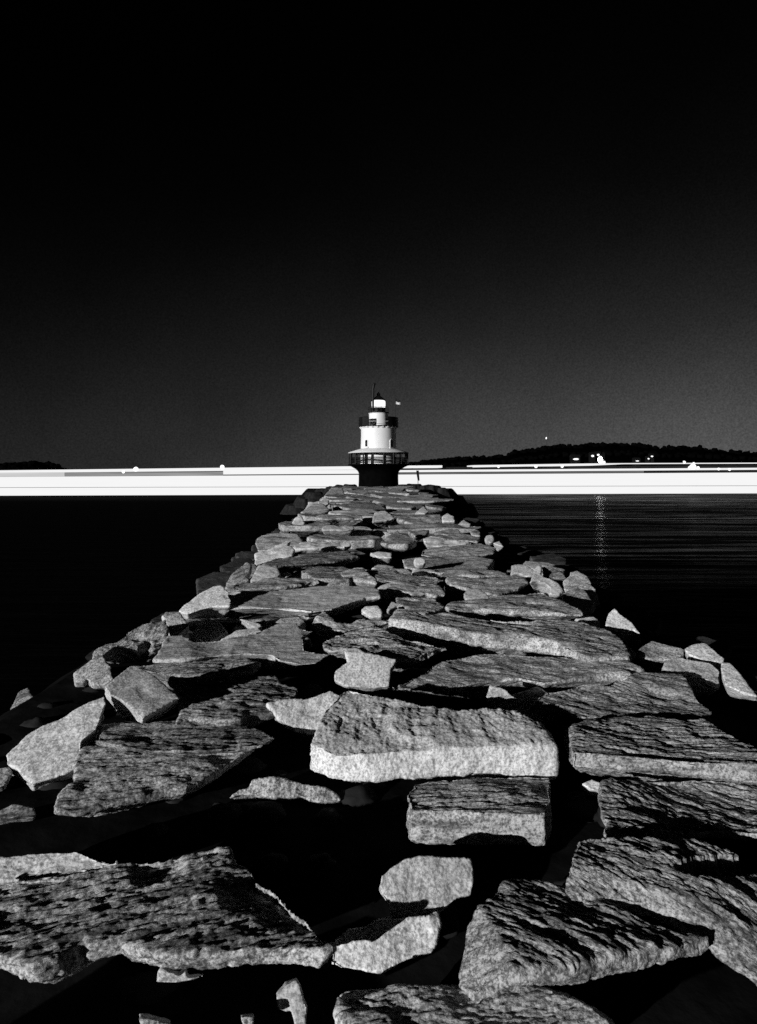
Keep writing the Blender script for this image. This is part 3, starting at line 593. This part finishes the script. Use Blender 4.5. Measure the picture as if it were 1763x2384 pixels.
# ------------------------------------------------------------------ lighthouse
LY = 110.0; PX = LY / F
def zz(y): return CAMZ - (y - HZ) * PX             # photo row -> height at the lighthouse
def lighthouse():
    root = empty('lighthouse', (0, LY, zz(1126)))
    tag(root, 'spark-plug lighthouse with white tower on a black caisson, lantern lit', 'lighthouse')
    z0 = root.location.z
    def Z(y): return zz(y) - z0
    def part(name, bm, mat, parent=root, smooth=35):
        return mesh_obj(name, bm, mat, parent, smooth)
    A = -math.pi / 2                               # towards the breakwater
    part('caisson', lathe(bmesh.new(), [(0, -3.2), (3.30, -3.2), (3.16, Z(1115)), (3.16, Z(1102)), (3.30, Z(1097)), (3.65, Z(1092)), (4.25, Z(1087)), (4.70, Z(1084.2)), (0, Z(1084.2))], 72), 'iron')
    part('gallery_deck', lathe(bmesh.new(), [(0, Z(1084.0)), (4.84, Z(1084.0)), (4.84, Z(1081.2)), (2.7, Z(1081.2)), (0, Z(1081.2))], 72), 'iron')
    part('gallery_roof', lathe(bmesh.new(), [(2.75, Z(1053.0)), (4.82, Z(1055.8)), (4.88, Z(1054.6)), (4.80, Z(1053.6)), (3.4, Z(1047.2)), (2.80, Z(1044.6))], 72), 'roofwhite')
    tw = part('tower_wall', lathe(bmesh.new(), [(2.88, Z(1081.1)), (2.86, Z(1060)), (2.84, Z(1040)), (2.80, Z(1015)), (2.80, Z(998)), (2.92, Z(996.6)), (2.92, Z(995.0)), (0, Z(995.0))], 72), 'white')
    # arched windows and door set into the round wall
    def opening(name, a, yb, yt, w, r, mat, frame=True):
        h = Z(yt) - Z(yb)
        mt = Matrix.Rotation(a + math.pi / 2, 4, 'Z') @ Matrix.Translation((0, -r, Z(yb)))
        def arch(w, h, d0, d1, o=0):
            bm = bmesh.new(); pr = [(-w / 2 - o, -o), (w / 2 + o, -o)] + [((w / 2 + o) * math.cos(t), h - w / 2 + (w / 2 + o) * math.sin(t)) for t in np.linspace(0, math.pi, 9)]
            f = [bm.verts.new((x, d0, z)) for x, z in pr]; b = [bm.verts.new((x, d1, z)) for x, z in pr]
            bm.faces.new(f); bm.faces.new(b[::-1])
            for k in range(len(pr)): bm.faces.new((f[k], b[k], b[(k + 1) % len(pr)], f[(k + 1) % len(pr)]))
            bmesh.ops.recalc_face_normals(bm, faces=bm.faces); bmesh.ops.transform(bm, matrix=mt, verts=bm.verts); return bm
        o = part(name, arch(w, h, -.07, .3), mat)
        if frame:
            part('hood', arch(w, h, -.045, .25, .12), 'white', o)
            bm = bmesh.new(); box(bm, -w / 2 - .2, w / 2 + .2, -.16, .2, -.22, -.10, mt); part('sill', bm, 'white', o)
        return o
    opening('window', A - .72, 1041, 1026, .42, 2.86, 'glassdark')
    opening('window', A + .80, 1042, 1025, .50, 2.86, 'glassdark')
    opening('window', A - .30 + math.pi, 1041, 1026, .42, 2.86, 'glassdark')
    opening('door', A - .72, 1080.8, 1056.5, .62, 2.90, 'black', False)
    # main gallery rail and posts
    for k in range(18):
        a = A + 2 * math.pi * (k + .5) / 18
        part('gallery_post', tube(bmesh.new(), [(4.66 * math.cos(a), 4.66 * math.sin(a), Z(1081.2)), (4.66 * math.cos(a), 4.66 * math.sin(a), Z(1055.2))], .12), 'black')
    for y in (1077, 1073, 1069, 1066.5):
        n = 72; part('gallery_rail', tube(bmesh.new(), [(4.66 * math.cos(2 * math.pi * k / n), 4.66 * math.sin(2 * math.pi * k / n), Z(y)) for k in range(n + 1)], .07, 6), 'black')
    # corbels, upper gallery, parapet screen open to the front
    part('upper_gallery', lathe(bmesh.new(), [(2.0, Z(994.8)), (3.16, Z(994.8)), (3.16, Z(993.2)), (2.0, Z(993.2))], 64), 'black')
    for k in range(22):
        a = 2 * math.pi * (k + .3) / 22; bm = bmesh.new()
        mt = Matrix.Rotation(a, 4, 'Z'); box(bm, 2.78, 3.12, -.13, .13, Z(998.5), Z(994.9), mt)
        v = [q for q in bm.verts if q.co.z < Z(996) and (q.co.xy.length > 3)]
        for q in v: q.co.x *= .93; q.co.y *= .93
        part('bracket', bm, 'white')
    g = .50
    part('parapet', lathe(bmesh.new(), [(3.16, Z(993.2)), (3.18, Z(975)), (3.22, Z(974)), (3.22, Z(973)), (3.08, Z(973)), (3.08, Z(993.2))], 56, A + g, A + 2 * math.pi - .95), 'black')
    for k in range(14):
        a = A - .50 - .45 * k / 14
        part('baluster', tube(bmesh.new(), [(3.14 * math.cos(a), 3.14 * math.sin(a), Z(993.2)), (3.14 * math.cos(a), 3.14 * math.sin(a), Z(973.4))], .05, 6), 'black')
    part('upper_rail', tube(bmesh.new(), [(3.14 * math.cos(A - .96 + .46 * k / 12), 3.14 * math.sin(A - .96 + .46 * k / 12), Z(973.4)) for k in range(13)], .05, 6), 'black')
    for y in (984,):
        part('upper_rail', tube(bmesh.new(), [(3.14 * math.cos(A - g + 2 * g * k / 12), 3.14 * math.sin(A - g + 2 * g * k / 12), Z(y)) for k in range(13)], .025, 6), 'white')
    part('watch_room', lathe(bmesh.new(), [(1.60, Z(993.1)), (1.56, Z(985)), (1.52, Z(964)), (1.62, Z(963)), (1.62, Z(962.4)), (0, Z(962.4))], 56), 'white')
    part('lantern_deck', lathe(bmesh.new(), [(0, Z(962.2)), (1.66, Z(962.2)), (1.72, Z(961.4)), (1.72, Z(960.2)), (0, Z(960.2))], 56), 'black')
    for k in range(12):
        a = A + 2 * math.pi * (k + .5) / 12
        part('lantern_post', tube(bmesh.new(), [(1.64 * math.cos(a), 1.64 * math.sin(a), Z(960.2)), (1.64 * math.cos(a), 1.64 * math.sin(a), Z(948))], .035, 6), 'black')
    for y in (954, 948.5):
        part('lantern_rail', tube(bmesh.new(), [(1.64 * math.cos(2 * math.pi * k / 40), 1.64 * math.sin(2 * math.pi * k / 40), Z(y)) for k in range(41)], .03, 6), 'black')
    part('lantern_base', lathe(bmesh.new(), [(1.08, Z(960.1)), (1.08, Z(949.6)), (0, Z(949.6))], 40), 'black')
    part('lantern_glass', lathe(bmesh.new(), [(0, Z(949.5)), (.92, Z(949.5)), (1.07, Z(948)), (1.10, Z(945)), (1.10, Z(936)), (1.05, Z(933.6)), (.9, Z(932.6)), (0, Z(932.6))], 40), 'beacon')
    rf = part('lantern_roof', lathe(bmesh.new(), [(0, Z(932.5)), (1.15, Z(932.5)), (1.15, Z(931.6)), (.80, Z(927.5)), (.42, Z(923.2)), (.26, Z(921.0)), (0, Z(920.8))], 40), 'black')
    part('finial', lathe(bmesh.new(), [(.20, Z(921.3)), (.30, Z(918.8)), (.26, Z(916)), (.14, Z(914.6)), (.07, Z(913)), (0, Z(911.5))], 20), 'black', rf)
    part('antenna', tube(bmesh.new(), [(-.86, -.9, Z(962)), (-.86, -.9, Z(925)), (-.84, -.9, Z(906)), (-.74, -.9, Z(898)), (-.62, -.9, Z(893.5))], [.14, .18, .18, .24, .17]), 'black')
    fp = part('flag_pole', tube(bmesh.new(), [(2.68, -1.3, Z(993.5)), (2.68, -1.3, Z(930))], .055), 'black')
    def cloth(y0, y1, x0, x1, sag):
        bm = bmesh.new(); g_ = []
        for i in range(9):
            t = i / 8; x = x0 + (x1 - x0) * t
            g_.append([(bm.verts.new((x, -1.3 + .10 * math.sin(t * 7) * t + e, Z(y0) - sag * t + (Z(y1) - Z(y0)) * j / 4)), ) [0] for e in (0, .02) for j in range(5)])
        for a_, b_ in zip(g_, g_[1:]):
            for j in range(4):
                bm.faces.new((a_[j], b_[j], b_[j + 1], a_[j + 1])); bm.faces.new((a_[5 + j], a_[6 + j], b_[6 + j], b_[5 + j]))
        return bm
    fl = part('flag', cloth(930, 936.8, 2.74, 3.42, .30), 'flagd', fp)
    part('flag_stripe', cloth(937.0, 943.0, 2.74, 3.50, .12), 'flagl', fl)
lighthouse()

# dark board on a thin post beside the mound
mk = empty('marker_post', (5.95, 103.5, 4.3))
tag(mk, 'dark leaning board on a thin post right of the lighthouse', 'marker')
pm = 103.5 / F
mesh_obj('post', tube(bmesh.new(), [(.0, 0, -1.0), (.0, 0, 1.2)], .045), 'black', mk)
bm = bmesh.new(); pr = [(-.03, .75), (.42, .85), (.22, 3.05), (-.42, 3.05), (-.32, 2.2)]
f = [bm.verts.new((x * .6 - .02, -.08, z * .68 + .25)) for x, z in pr]; b = [bm.verts.new((x * .6 - .02, .02, z * .68 + .25)) for x, z in pr]
bm.faces.new(f); bm.faces.new(b[::-1])
for k in range(5): bm.faces.new((f[k], b[k], b[(k + 1) % 5], f[(k + 1) % 5]))
bmesh.ops.recalc_face_normals(bm, faces=bm.faces)
mesh_obj('board', bm, 'black', mk)

# ------------------------------------------------------------------ light trails of a passing vessel, modelled as one made-up long lit body
SA, SB = np.array([(0 - CX) / F * 240, 240.]), np.array([(1763 - CX) / F * 287, 287.])
SN = np.array([-(SB - SA)[1], (SB - SA)[0]]); SN = SN / np.linalg.norm(SN)      # away from the eye
def trail_pt(sx, sy, back=0.0):
    k = (sx - CX) / F; d = SB - SA
    s = (k * SA[1] - SA[0]) / (d[0] - k * d[1])
    p = SA + s * d; q = p + SN * back
    return (q[0], q[1], CAMZ - (sy - HZ) * p[1] / F)
def strip(bm, x0, t0, b0, x1, t1, b1, d0=0.0, d1=9.0, n=24):
    for i in range(n):
        pass
    ring = []
    for i in range(n + 1):
        t = i / n; x = x0 + (x1 - x0) * t; yt = t0 + (t1 - t0) * t; yb = b0 + (b1 - b0) * t
        a = trail_pt(x, yt, 0); c = trail_pt(x, yb, 0); nx, ny = SN
        ring.append([bm.verts.new((a[0] + nx * d0, a[1] + ny * d0, c[2])), bm.verts.new((a[0] + nx * d0, a[1] + ny * d0, a[2])),
                     bm.verts.new((a[0] + nx * d1, a[1] + ny * d1, a[2])), bm.verts.new((a[0] + nx * d1, a[1] + ny * d1, c[2]))])
    for A, B in zip(ring, ring[1:]):
        for k in range(4): bm.faces.new((A[k], A[(k + 1) % 4], B[(k + 1) % 4], B[k]))
    bm.faces.new(ring[0][::-1]); bm.faces.new(ring[-1]); bmesh.ops.recalc_face_normals(bm, faces=bm.faces); return bm
def light_trail():
    root = empty('light_trail', (0, 262, 0)); root['label'] = 'white light trails of a passing vessel, built as solid glowing bands stretching across the water behind the lighthouse'; root['category'] = 'light_trail'
    inv = Matrix.Translation(-root.location)
    def part(name, bm, mat, parent=root):
        bmesh.ops.transform(bm, matrix=inv, verts=bm.verts); return mesh_obj(name, bm, mat, parent)
    X0, X1 = -150, 1915
    def lin(x, a, b): return a + (b - a) * x / 1763.0
    def st(name, mat, x0, x1, ta, tb, ba, bb, d0=0.0, d1=9.0):   # rows given at photo columns 0 and 1763
        return part(name, strip(bmesh.new(), x0, lin(x0, ta, tb), lin(x0, ba, bb), x1, lin(x1, ta, tb), lin(x1, ba, bb), d0, d1), mat)
    st('dark_body', 'dark_body', X0, X1, 1104, 1094, 1158, 1152, .5, 14)  # added dark body behind the glowing trail bands
    st('trail_low_band', 'trailglow', X0, X1, 1135.6, 1131.3, 1154, 1148.6)
    st('trail_main_band', 'trailglow', X0, X1, 1110.3, 1100.0, 1134.7, 1130.4)
    st('trail_dim_band', 'trailgrey', X0, 150, 1100.4, 1092.0, 1110.0, 1099.7)
    st('trail_dim_band', 'trailmid', 150, 520, 1100.6, 1092.2, 1110.0, 1099.7, .2)
    st('trail_upper_band', 'trailglow', 520, 905, 1099.2, 1088.0, 1108.0, 1097.2)
    st('trail_upper_band', 'trailglow', 905, X1, 1100.3, 1089.0, 1105.8, 1093.6)
    st('trail_dim_band', 'traildim', 905, 1500, 1106.2, 1094.2, 1109.9, 1099.6, .2)
    st('trail_top_band', 'trailglow', X0, 905, 1095.0, 1074.5, 1100.2, 1084.0)
    st('trail_top_band', 'trailglow', 948, 969, 1090.5, 1078.3, 1096, 1083.5)
    st('trail_top_band', 'trailglow', 973, 1030, 1090.5, 1078.3, 1096, 1083.5)
    part('trail_top_band', strip(bmesh.new(), 1103, 1083, 1088, 1400, 1078.6, 1083.0), 'trailglow')
    part('trail_top_band', strip(bmesh.new(), 1400, 1078.6, 1083.0, 1460, 1078.2, 1080.2), 'trailglow')
    part('trail_top_line', strip(bmesh.new(), 1460, 1078.2, 1080.2, X1, 1076.6, 1078.4, 0, 3), 'trailglow')
    part('trail_backing', strip(bmesh.new(), 1030, 1087, 1102, X1, 1082, 1098, 1.5, 10), 'dark_body')
    for x, y, r in ((317, 1092, .85), (518, 1087.5, .8), (288, 1099, .5), (1160, 1087, .45), (1247, 1086.5, .6), (1308, 1086, .55), (1405, 1076.5, .6), (1398, 1071, .0),
                    (1592, 1076, .55), (1612, 1086.5, 1.3), (1614, 1079.5, .55), (1604, 1089, .6), (1624, 1089, .6), (1672, 1092, .55), (1697, 1093, .55)):
        if r:
            bm = bmesh.new(); p = trail_pt(x, y, -.4); blob(bm, p, r, int(x), 2, amp=.12); part('band_lamp', bm, 'lamp')
    p = trail_pt(1398, 1071); q = trail_pt(1398, 1080)
    mp_ = part('lamp_mast', tube(bmesh.new(), [(q[0], q[1] + .6, q[2]), (p[0], p[1] + .6, p[2])], .12), 'dark_body')
    bm = bmesh.new(); bmesh.ops.create_uvsphere(bm, u_segments=16, v_segments=12, radius=1); bmesh.ops.transform(bm, matrix=Matrix.Translation(p) @ Matrix.Diagonal((.85, .85, 1.15, 1)), verts=bm.verts)
    part('floodlight', bm, 'flood', mp_)
light_trail()

# ------------------------------------------------------------------ wooded shores
def shore(name_h, name_w, prof, D, seed, depth=90):
    rr = random.Random(seed)
    xs = [p[0] for p in prof]; ys = [p[1] for p in prof]
    def top(sx, d): return CAMZ + (HZ - np.interp(sx, xs, ys)) * D / F
    bm = bmesh.new(); rows = []
    for i in range(61):
        sx = xs[0] + (xs[-1] - xs[0]) * i / 60; h = max(top(sx, D) - 2.2, .5); x = (sx - CX) / F * D
        rows.append([bm.verts.new((x, D - depth, -2)), bm.verts.new((x, D - depth + 4, h * .2)), bm.verts.new((x, D - depth * .45, h * .65)), bm.verts.new((x, D, h)), bm.verts.new((x, D + depth, h * .7)), bm.verts.new((x, D + depth * 2, -2))])
    for A, B in zip(rows, rows[1:]):
        for k in range(5): bm.faces.new((A[k], B[k], B[k + 1], A[k + 1]))
    bmesh.ops.recalc_face_normals(bm, faces=bm.faces)
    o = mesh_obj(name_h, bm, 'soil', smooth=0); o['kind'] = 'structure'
    bm = bmesh.new(); sx = xs[0]; i = 0
    while sx < xs[-1]:
        T = top(sx, D)
        for row in range(3):
            r = rr.uniform(1.7, 3.6); off = (0, -30, -55)[row] + rr.uniform(-6, 6)
            h = (T - r * .9) * (1, .78, .5)[row] + rr.uniform(-2.0, .6)
            blob(bm, ((sx - CX) / F * D + rr.uniform(-3, 3), D + off, h), r, i % 97, 2, (1.3, 1, .95), .45, 2.6); i += 1
        sx += rr.uniform(3.2, 6)
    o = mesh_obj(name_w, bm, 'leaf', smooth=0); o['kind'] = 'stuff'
    o['label'] = 'dark tree-covered hill on the far shore behind the light trails' if seed == 1 else 'low dark clump of trees on the far shore at the far left'
    o['category'] = 'woods'
right_prof = [(880, 1086), (930, 1077), (960, 1074), (1060, 1064), (1120, 1061), (1178, 1058), (1195, 1048), (1215, 1046), (1250, 1043), (1290, 1035), (1330, 1034), (1350, 1035), (1380, 1030), (1405, 1032), (1450, 1030), (1500, 1033), (1530, 1040), (1580, 1036), (1605, 1037), (1640, 1041), (1690, 1047), (1720, 1048), (1763, 1050), (1880, 1062), (2000, 1090)]
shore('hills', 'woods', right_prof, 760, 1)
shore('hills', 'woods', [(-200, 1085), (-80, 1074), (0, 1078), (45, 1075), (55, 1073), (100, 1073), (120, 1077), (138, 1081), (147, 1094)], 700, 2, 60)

# houses with lit windows on the dark hillside
def house(sx, sy, w, h, lw, lh, label):
    D = 640; k = D / F; x = (sx - CX) * k; z = CAMZ + (HZ - sy) * k
    root = empty('hillside_house', (x, D, z - h * .5)); tag(root, label, 'house', None)
    bm = bmesh.new(); box(bm, -w / 2, w / 2, 0, w * .8, -4, h); wl = mesh_obj('wall', bm, 'housewall', root)
    bm = bmesh.new(); v = [bm.verts.new(p) for p in ((-w * .56, -.4, h), (w * .56, -.4, h), (w * .56, w * .85, h), (-w * .56, w * .85, h), (-w * .56, w * .4, h + w * .3), (w * .56, w * .4, h + w * .3))]
    for f_ in ((0, 1, 5, 4), (2, 3, 4, 5), (0, 4, 3), (1, 2, 5), (0, 3, 2, 1)): bm.faces.new([v[i] for i in f_])
    mesh_obj('roof', bm, 'housewall', root)
    bm = bmesh.new(); blob(bm, (0, -.2, h * .5), .5, int(sx), 2, (lw, .3, lh), .12); mesh_obj('lit_window', bm, 'lamp', root)
house(1341, 1069, 8, 4, 5.2, 1.6, 'low house with a wide oval lit window on the dark hillside')
house(1380, 1061.5, 5, 4, 2.6, 2.0, 'small lit house just above the brightest hillside light')
house(1393, 1059, 5, 3.5, 2.4, 1.8, 'small lit house uppermost over the brightest hillside light')
house(1397, 1069, 9, 8, 4.4, 5.8, 'house with the largest brightest window on the dark hillside')
house(1518, 1062.5, 4, 3, 2.2, 1.3, 'lone small lit house high on the hill above the band lamps')
house(1510, 1068, 4, 3, 1.8, 1.2, 'tiny lit house just below the lone high house')
house(1484, 1073.2, 6, 3, 3.4, .8, 'faint low lit house close above the light trails')
# beacon on the hill top
bx = (1272 - CX) / F * 770
bk = empty('hilltop_beacon', (bx, 770, 30)); tag(bk, 'single tiny beacon light above the dark hilltop', 'beacon')
bm = bmesh.new(); blob(bm, (0, 0, CAMZ + (HZ - 1020) * 770 / F - 30), .9, 5, 2, (.8, .8, 1.5), .1); mesh_obj('lamp', bm, 'lamp', bk)
mesh_obj('mast', tube(bmesh.new(), [(0, 0, 0), (0, 0, CAMZ + (HZ - 1020) * 770 / F - 31)], .12), 'dark_body', bk)

# ------------------------------------------------------------------ light and sky
SUN_AZ, SUN_EL = R(43), R(8.5)                                  # behind the eye, to the left
Ld = Vector((-math.sin(SUN_AZ) * math.cos(SUN_EL), -math.cos(SUN_AZ) * math.cos(SUN_EL), math.sin(SUN_EL)))
sun = bpy.data.lights.new('moon_light', 'SUN'); sun.energy = 5.0; sun.angle = R(.5)
so = bpy.data.objects.new('moon_light', sun); COL.objects.link(so); so.rotation_euler = Ld.to_track_quat('Z', 'Y').to_euler(); so.location = (-30, -30, 30)

w = bpy.data.worlds.new('World'); S.world = w; w.use_nodes = True
nt = w.node_tree; nt.nodes.clear(); L = nt.links
out = N(nt, 'ShaderNodeOutputWorld'); bg = N(nt, 'ShaderNodeBackground')
tc = N(nt, 'ShaderNodeTexCoord'); sp = N(nt, 'ShaderNodeSeparateXYZ'); L.new(tc.outputs['Generated'], sp.inputs[0])
cr = N(nt, 'ShaderNodeValToRGB'); e = cr.color_ramp; e.interpolation = 'B_SPLINE'
stops = [(0, .037), (.05, .033), (.12, .019), (.20, .0078), (.29, .0028), (.38, .0008), (.50, .0002), (.7, .0001)]
e.elements[0].position = 0; e.elements[1].position = 1
for i, (p_, v_) in enumerate(stops):
    el = e.elements[0] if i == 0 else e.elements[-1] if i == len(stops) - 1 else e.elements.new(p_)
    el.position = p_; el.color = (v_, v_, v_, 1)
L.new(sp.outputs['Z'], cr.inputs[0])
ax = N(nt, 'ShaderNodeMapRange'); ax.interpolation_type = 'SMOOTHSTEP'; ax.inputs['From Min'].default_value = -.55; ax.inputs['From Max'].default_value = .62
ax.inputs['To Min'].default_value = .45; ax.inputs['To Max'].default_value = 2.7; L.new(sp.outputs['X'], ax.inputs['Value'])
mu = N(nt, 'ShaderNodeMix', data_type='RGBA', blend_type='MULTIPLY'); mu.inputs[0].default_value = 1
L.new(cr.outputs[0], mu.inputs[6]); L.new(ax.outputs[0], mu.inputs[7]); 
hz_ = N(nt, 'ShaderNodeTexNoise'); hz_.inputs['Scale'].default_value = 420; hz_.inputs['Detail'].default_value = 2; hz_.inputs['Roughness'].default_value = .8; L.new(tc.outputs['Generated'], hz_.inputs['Vector'])
hm = N(nt, 'ShaderNodeTexNoise'); hm.inputs['Scale'].default_value = 5; hm.inputs['Detail'].default_value = 3; L.new(tc.outputs['Generated'], hm.inputs['Vector'])
hr = N(nt, 'ShaderNodeMapRange'); hr.inputs['From Min'].default_value = .25; hr.inputs['From Max'].default_value = .75; hr.inputs['To Min'].default_value = .62; hr.inputs['To Max'].default_value = 1.38; L.new(hz_.outputs['Fac'], hr.inputs['Value'])
hq = N(nt, 'ShaderNodeMapRange'); hq.inputs['From Min'].default_value = .3; hq.inputs['From Max'].default_value = .7; hq.inputs['To Min'].default_value = .85; hq.inputs['To Max'].default_value = 1.15; L.new(hm.outputs['Fac'], hq.inputs['Value'])
mv = N(nt, 'ShaderNodeMix', data_type='RGBA', blend_type='MULTIPLY'); mv.inputs[0].default_value = 1
L.new(mu.outputs[2], mv.inputs[6]); L.new(math_node(nt, 'MULTIPLY', hr.outputs[0], hq.outputs[0]), mv.inputs[7]); L.new(mv.outputs[2], bg.inputs['Color']); bg.inputs['Strength'].default_value = 1.0
L.new(bg.outputs[0], out.inputs[0])

# ------------------------------------------------------------------ render settings
S.view_settings.view_transform = 'Standard'; S.view_settings.look = 'None'; S.view_settings.exposure = 0; S.view_settings.gamma = 1
S.render.engine = 'CYCLES'
S.cycles.use_denoising = False
S.cycles.max_bounces = 4; S.cycles.diffuse_bounces = 2; S.cycles.glossy_bounces = 2
